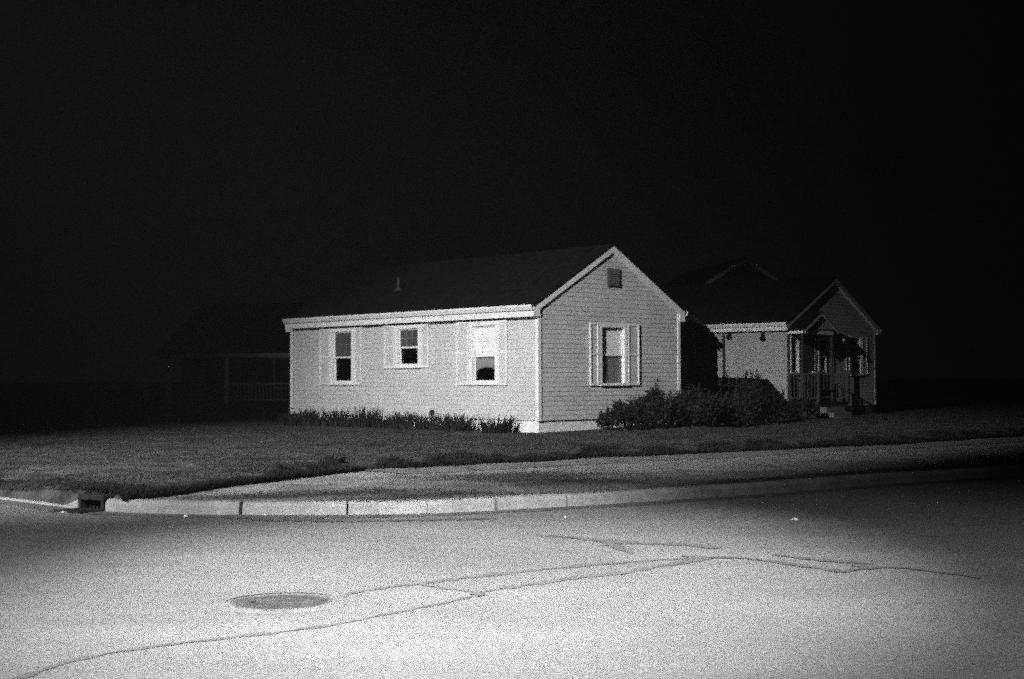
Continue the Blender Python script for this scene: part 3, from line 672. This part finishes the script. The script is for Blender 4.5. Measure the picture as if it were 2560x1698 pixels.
m.prism([0] * 4, [(-.3, 3.501, 4.9), (8.3, 3.501, 4.9), (8.3, 3.501, 4.78), (-.3, 3.501, 4.78)], [(-.3, 7.4, 2.9), (8.3, 7.4, 2.9), (8.3, 7.4, 2.78), (-.3, 7.4, 2.78)]); m.build('roof', M['roof'], h4)
m = MB(); m.box(-.2, 8.2, -1.98, -1.88, 2.45, 2.62); m.build('porch_beam', M['greysiding'], h4)
m = MB(); m.box(0, 8, -1.9, 0, .0, .62); m.build('porch_floor', M['wood'], h4)
for x in (.1, 2.45, 5.6, 7.8): m = MB(); m.box(x, x + .12, -1.88, -1.76, .621, 2.449); m.build('porch_post', M['trim'], h4)
m = MB(); m.box(2.58, 7.8, -1.85, -1.8, 1.38, 1.45); m.box(2.58, 7.8, -1.85, -1.8, .75, .8); ral = m.build('railing', M['greysiding'], h4)
m = MB()
for k in range(34): m.box(2.63 + k * .152, 2.67 + k * .152, -1.845, -1.805, .801, 1.379)
m.build('baluster', M['greysiding'], ral)
for x in (3.9, 5.0, 6.1):
    m = MB(); m.box(x, x + .9, .021, .05, 1.2, 2.5, PGb); w = m.build('window', M['trim'], h4)
    m = MB(); m.box(x + .07, x + .83, .051, .055, 1.27, 2.43, PGb); m.build('pane', M['dark'], w)

pl_ = bpy.data.lights.new('porch_fill_light', 'POINT'); pl_.energy = 3.2; pl_.shadow_soft_size = .05  # added unseen point light, brightens the far-left porch
po_ = bpy.data.objects.new('porch_fill_light', pl_); COL.objects.link(po_); po_.location = (-9.0, 54.6, 2.3)
# ---------------------------------------------------------------- plants
def lily(n, rad, h, seed):
    r = random.Random(seed); m = MB()
    for i in range(n):
        a = r.random() * 6.283; d = rad * math.sqrt(r.random()) * .55; x, y = d * math.cos(a), d * math.sin(a)
        a2 = a + r.uniform(-.9, .9); L_ = h * r.uniform(.55, 1.15); out = L_ * r.uniform(.15, .6); w = r.uniform(.012, .024)
        px, py = -math.sin(a2 + r.uniform(-1, 1)), math.cos(a2); pr_ = None
        for k in range(5):
            t = k / 4; cx_ = x + math.cos(a2) * out * t ** 1.7; cy_ = y + math.sin(a2) * out * t ** 1.7; cz = L_ * (t - .18 * t * t * (out / L_) * 2); ww = w * (1 - t) ** .6 + .001
            m.v.append((cx_ - px * ww, cy_ - py * ww, cz)); m.v.append((cx_ + px * ww, cy_ + py * ww, cz))
            if k: b = len(m.v) - 4; m.f.append((b, b + 1, b + 3, b + 2))
    return m
lil = [lily(150, .62, .52, 1), lily(150, .62, .50, 2), lily(130, .6, .58, 3)]
meshes = []
lz = [(.80, -.62, 0, 1.0, .90)] + [(2.32 + i * .755, -.5 + .1 * math.sin(i * 2.1), i % 3, .95 + .13 * math.sin(i * 1.7 + .5), .90 + .16 * math.sin(i * 2.9)) for i in range(11)]
ordn = ['first', 'second', 'third', 'fourth', 'fifth', 'sixth', 'seventh', 'eighth', 'ninth', 'tenth', 'eleventh', 'twelfth']
protos = {}
for i, (ly, lx, kind, s, hs) in enumerate(lz):
    x, y = hw(lx, ly)
    if kind in protos:
        src = protos[kind]; o = src.copy(); COL.objects.link(o); ch = src.children[0].copy(); ch.parent = o; COL.objects.link(ch)
    else:
        o = empty('spiky_plant'); lil[kind].build('leaves', M['lily'], o); protos[kind] = o
        cb = MB(); cb.lathe([(.12, -.03), (.10, .05), (.03, .08)], 10)
    o.location = (x, y, gz(x, y) - .01); o.rotation_euler = (0, 0, i * 1.3); o.scale = (s, s, hs)
    tag(o, ('spiky leafed plant standing apart near the bright front corner of the white house' if i == 0 else
            'low spiky plant under the long white wall, %s in the row from the gap' % ordn[i - 1]), 'plant', 'spiky plants along the long wall of the white house')
# make sure each copy has a unique child list
def shrub(name, lx, ly, rx, ry, h, seed, label, blobs=7, leaves=3200, sprigs=(), ls=.03):
    x, y = hw(lx, ly); z = gz(x, y); r = random.Random(seed); rg = np.random.default_rng(seed)
    root = empty(name, (x, y, z - .02), YAW, label=label, cat='shrub', group='dark shrubs by the gable end')
    m = MB(); tips = []
    for i in range(9):
        a = r.random() * 6.283; q = r.uniform(.3, .8); t = Vector((rx * q * math.cos(a), ry * q * math.sin(a), h * r.uniform(.55, .9)))
        mid = Vector((t.x * .35, t.y * .35, t.z * .5)); m.tube((0, 0, 0), mid, .022, .014, 6); m.tube(mid, t, .014, .004, 6); tips.append(t)
    for sx_, sz_ in sprigs:
        m.tube((sx_ * .5, 0, h * .4), (sx_, 0, sz_), .009, .003, 5); tips.append(Vector((sx_, 0, sz_)))
    m.build('stem', M['bark'], root)
    C = []
    for i in range(blobs):
        a = r.random() * 6.283; q = r.uniform(.1, .78); C.append((rx * q * math.cos(a), ry * q * math.sin(a), h * r.uniform(.35, .72) * (1 - .35 * q), rx * r.uniform(.32, .5), h * r.uniform(.25, .38)))
    C.append((0, 0, h * .45, rx * .6, h * .45))
    V = []; n = leaves
    per = [n // len(C)] * len(C)
    for (cx_, cy_, cz, rr_, rh), k in zip(C, per):
        u = rg.normal(size=(k, 3)); u /= np.linalg.norm(u, axis=1)[:, None]; q = rg.random(k) ** .45 * (1 + .28 * rg.random(k))
        V.append(np.stack([cx_ + u[:, 0] * q * rr_, cy_ + u[:, 1] * q * rr_ * ry / rx, cz + u[:, 2] * q * rh], 1))
    for sx_, sz_ in sprigs:
        k = 70; t = rg.random(k); V.append(np.stack([sx_ * (.6 + .4 * t) + rg.normal(size=k) * .05, rg.normal(size=k) * .05, h * .4 + (sz_ - h * .4) * t + rg.normal(size=k) * .02], 1))
    # upright shoots give a ragged top
    for i in range(34):
        a = r.random() * 6.283; q = r.uniform(0, .95); bx_, by_ = rx * q * math.cos(a), ry * q * math.sin(a); zt_ = h * (1 - .45 * q * q) * r.uniform(.85, 1.12); k = 26; t = rg.random(k)
        V.append(np.stack([bx_ * (1 + .1 * t) + rg.normal(size=k) * .022, by_ + rg.normal(size=k) * .022, zt_ * (.6 + .4 * t)], 1))
    P = np.concatenate(V); P = P[P[:, 2] > .01]; n = len(P)
    d = rg.normal(size=(n, 3)); d /= np.linalg.norm(d, axis=1)[:, None]; e = rg.normal(size=(n, 3)); e -= (e * d).sum(1)[:, None] * d; e /= np.linalg.norm(e, axis=1)[:, None]
    s = ls * (.6 + .9 * rg.random(n))[:, None]; Q = np.stack([P - d * s * 1.3, P - e * s * .55, P + d * s * 1.3, P + e * s * .55], 1).reshape(-1, 3)
    npmesh('foliage', Q, np.arange(4 * n).reshape(-1, 4), M['leaf'], root)
    return root
shrub('shrub', 1.95, -1.0, .72, .5, .72, 21, 'smallest dark shrub covering the end of the white foundation below the gable window', leaves=3000, sprigs=((-.35, .72), (.2, .85)))
shrub('shrub', 3.1, -1.0, .78, .6, .95, 22, 'dark shrub with one leafy sprig rising above it right of the gable window', leaves=4600, sprigs=((.05, 1.22), (-.3, 1.0)))
shrub('shrub', 4.5, -1.05, .95, .7, 1.05, 23, 'widest dark shrub wrapping the right corner of the white house', leaves=5600, blobs=9)
shrub('shrub', 5.95, -.9, .7, .6, .85, 24, 'dark shrub with thin upright twigs in front of the dark outbuilding', leaves=4200, sprigs=((.1, 1.5), (.45, 1.35), (-.3, 1.3)))
shrub('shrub', 8.8, .4, .95, .8, 1.42, 25, 'rounded dark shrub standing before the lit wall of the porch house', leaves=6500, blobs=10)
shrub('shrub', 13.5, 2.1, .7, .5, .68, 26, 'low dark shrub beside the steps of the porch house', leaves=2600)

wx, wy = gp(838, 1166, .22); wd = empty('weed_clump', (wx, wy, float(ground_z(wx, wy)[0])), label='small dark weed clump alone on the lawn above the corner walk', cat='weed')
lily(90, .24, .13, 55).build('leaves', M['lily'], wd)
# ---------------------------------------------------------------- litter on the road
def scrap(px, py, s, label, seed, flat=.5):
    x, y = gp(px, py); r = random.Random(seed); m = MB(); n = 9
    c = (0, 0, s * flat); P = [(s * r.uniform(.6, 1.1) * math.cos(i / n * 6.283), s * r.uniform(.5, .9) * math.sin(i / n * 6.283), s * r.uniform(.0, .5) * flat + .004) for i in range(n)]
    m.v = [c] + P + [(0, 0, .003)]; m.f = [(0, 1 + i, 1 + (i + 1) % n) for i in range(n)] + [(n + 1, 1 + (i + 1) % n, 1 + i) for i in range(n)]
    o = m.build('paper_scrap', M['paper'], label=label, cat='litter', group='white scraps of litter on the road'); o.location = (x, y, 0)
scrap(465, 1294, .03, 'white paper scrap on the asphalt below the first lit kerb stone', 1, 1.2)
scrap(663, 1290, .014, 'tiny white scrap at the kerb foot just right of the widest kerb joint', 2, 2.)
scrap(1154, 1297, .013, 'tiny white speck of litter lying in front of the middle kerb stones', 3, 1.5)
scrap(1414, 1295, .016, 'small white crumb of litter out on the road below the bend in the kerb', 4, 1.5)
scrap(1986, 1302, .042, 'crumpled white paper alone on the right side of the road', 5, .8)
scrap(158, 1283, .06, 'pale flattened litter in the gutter left of the storm drain', 6, .35)

# ---------------------------------------------------------------- thin haze added to lift the dark tones and give grain
hm = bpy.data.materials.new('added_haze'); hm.use_nodes = True; nt = hm.node_tree
for n_ in list(nt.nodes): nt.nodes.remove(n_)
o_ = nt.nodes.new('ShaderNodeOutputMaterial'); v_ = nt.nodes.new('ShaderNodeVolumePrincipled')
v_.inputs['Color'].default_value = (.8, .8, .8, 1); v_.inputs['Density'].default_value = HAZE; v_.inputs['Anisotropy'].default_value = 0.0
nt.links.new(v_.outputs[0], o_.inputs['Volume'])
m = MB(); m.box(-95, 95, -15, 120, -1.0, 7.6); m.build('haze', hm, kind='stuff')
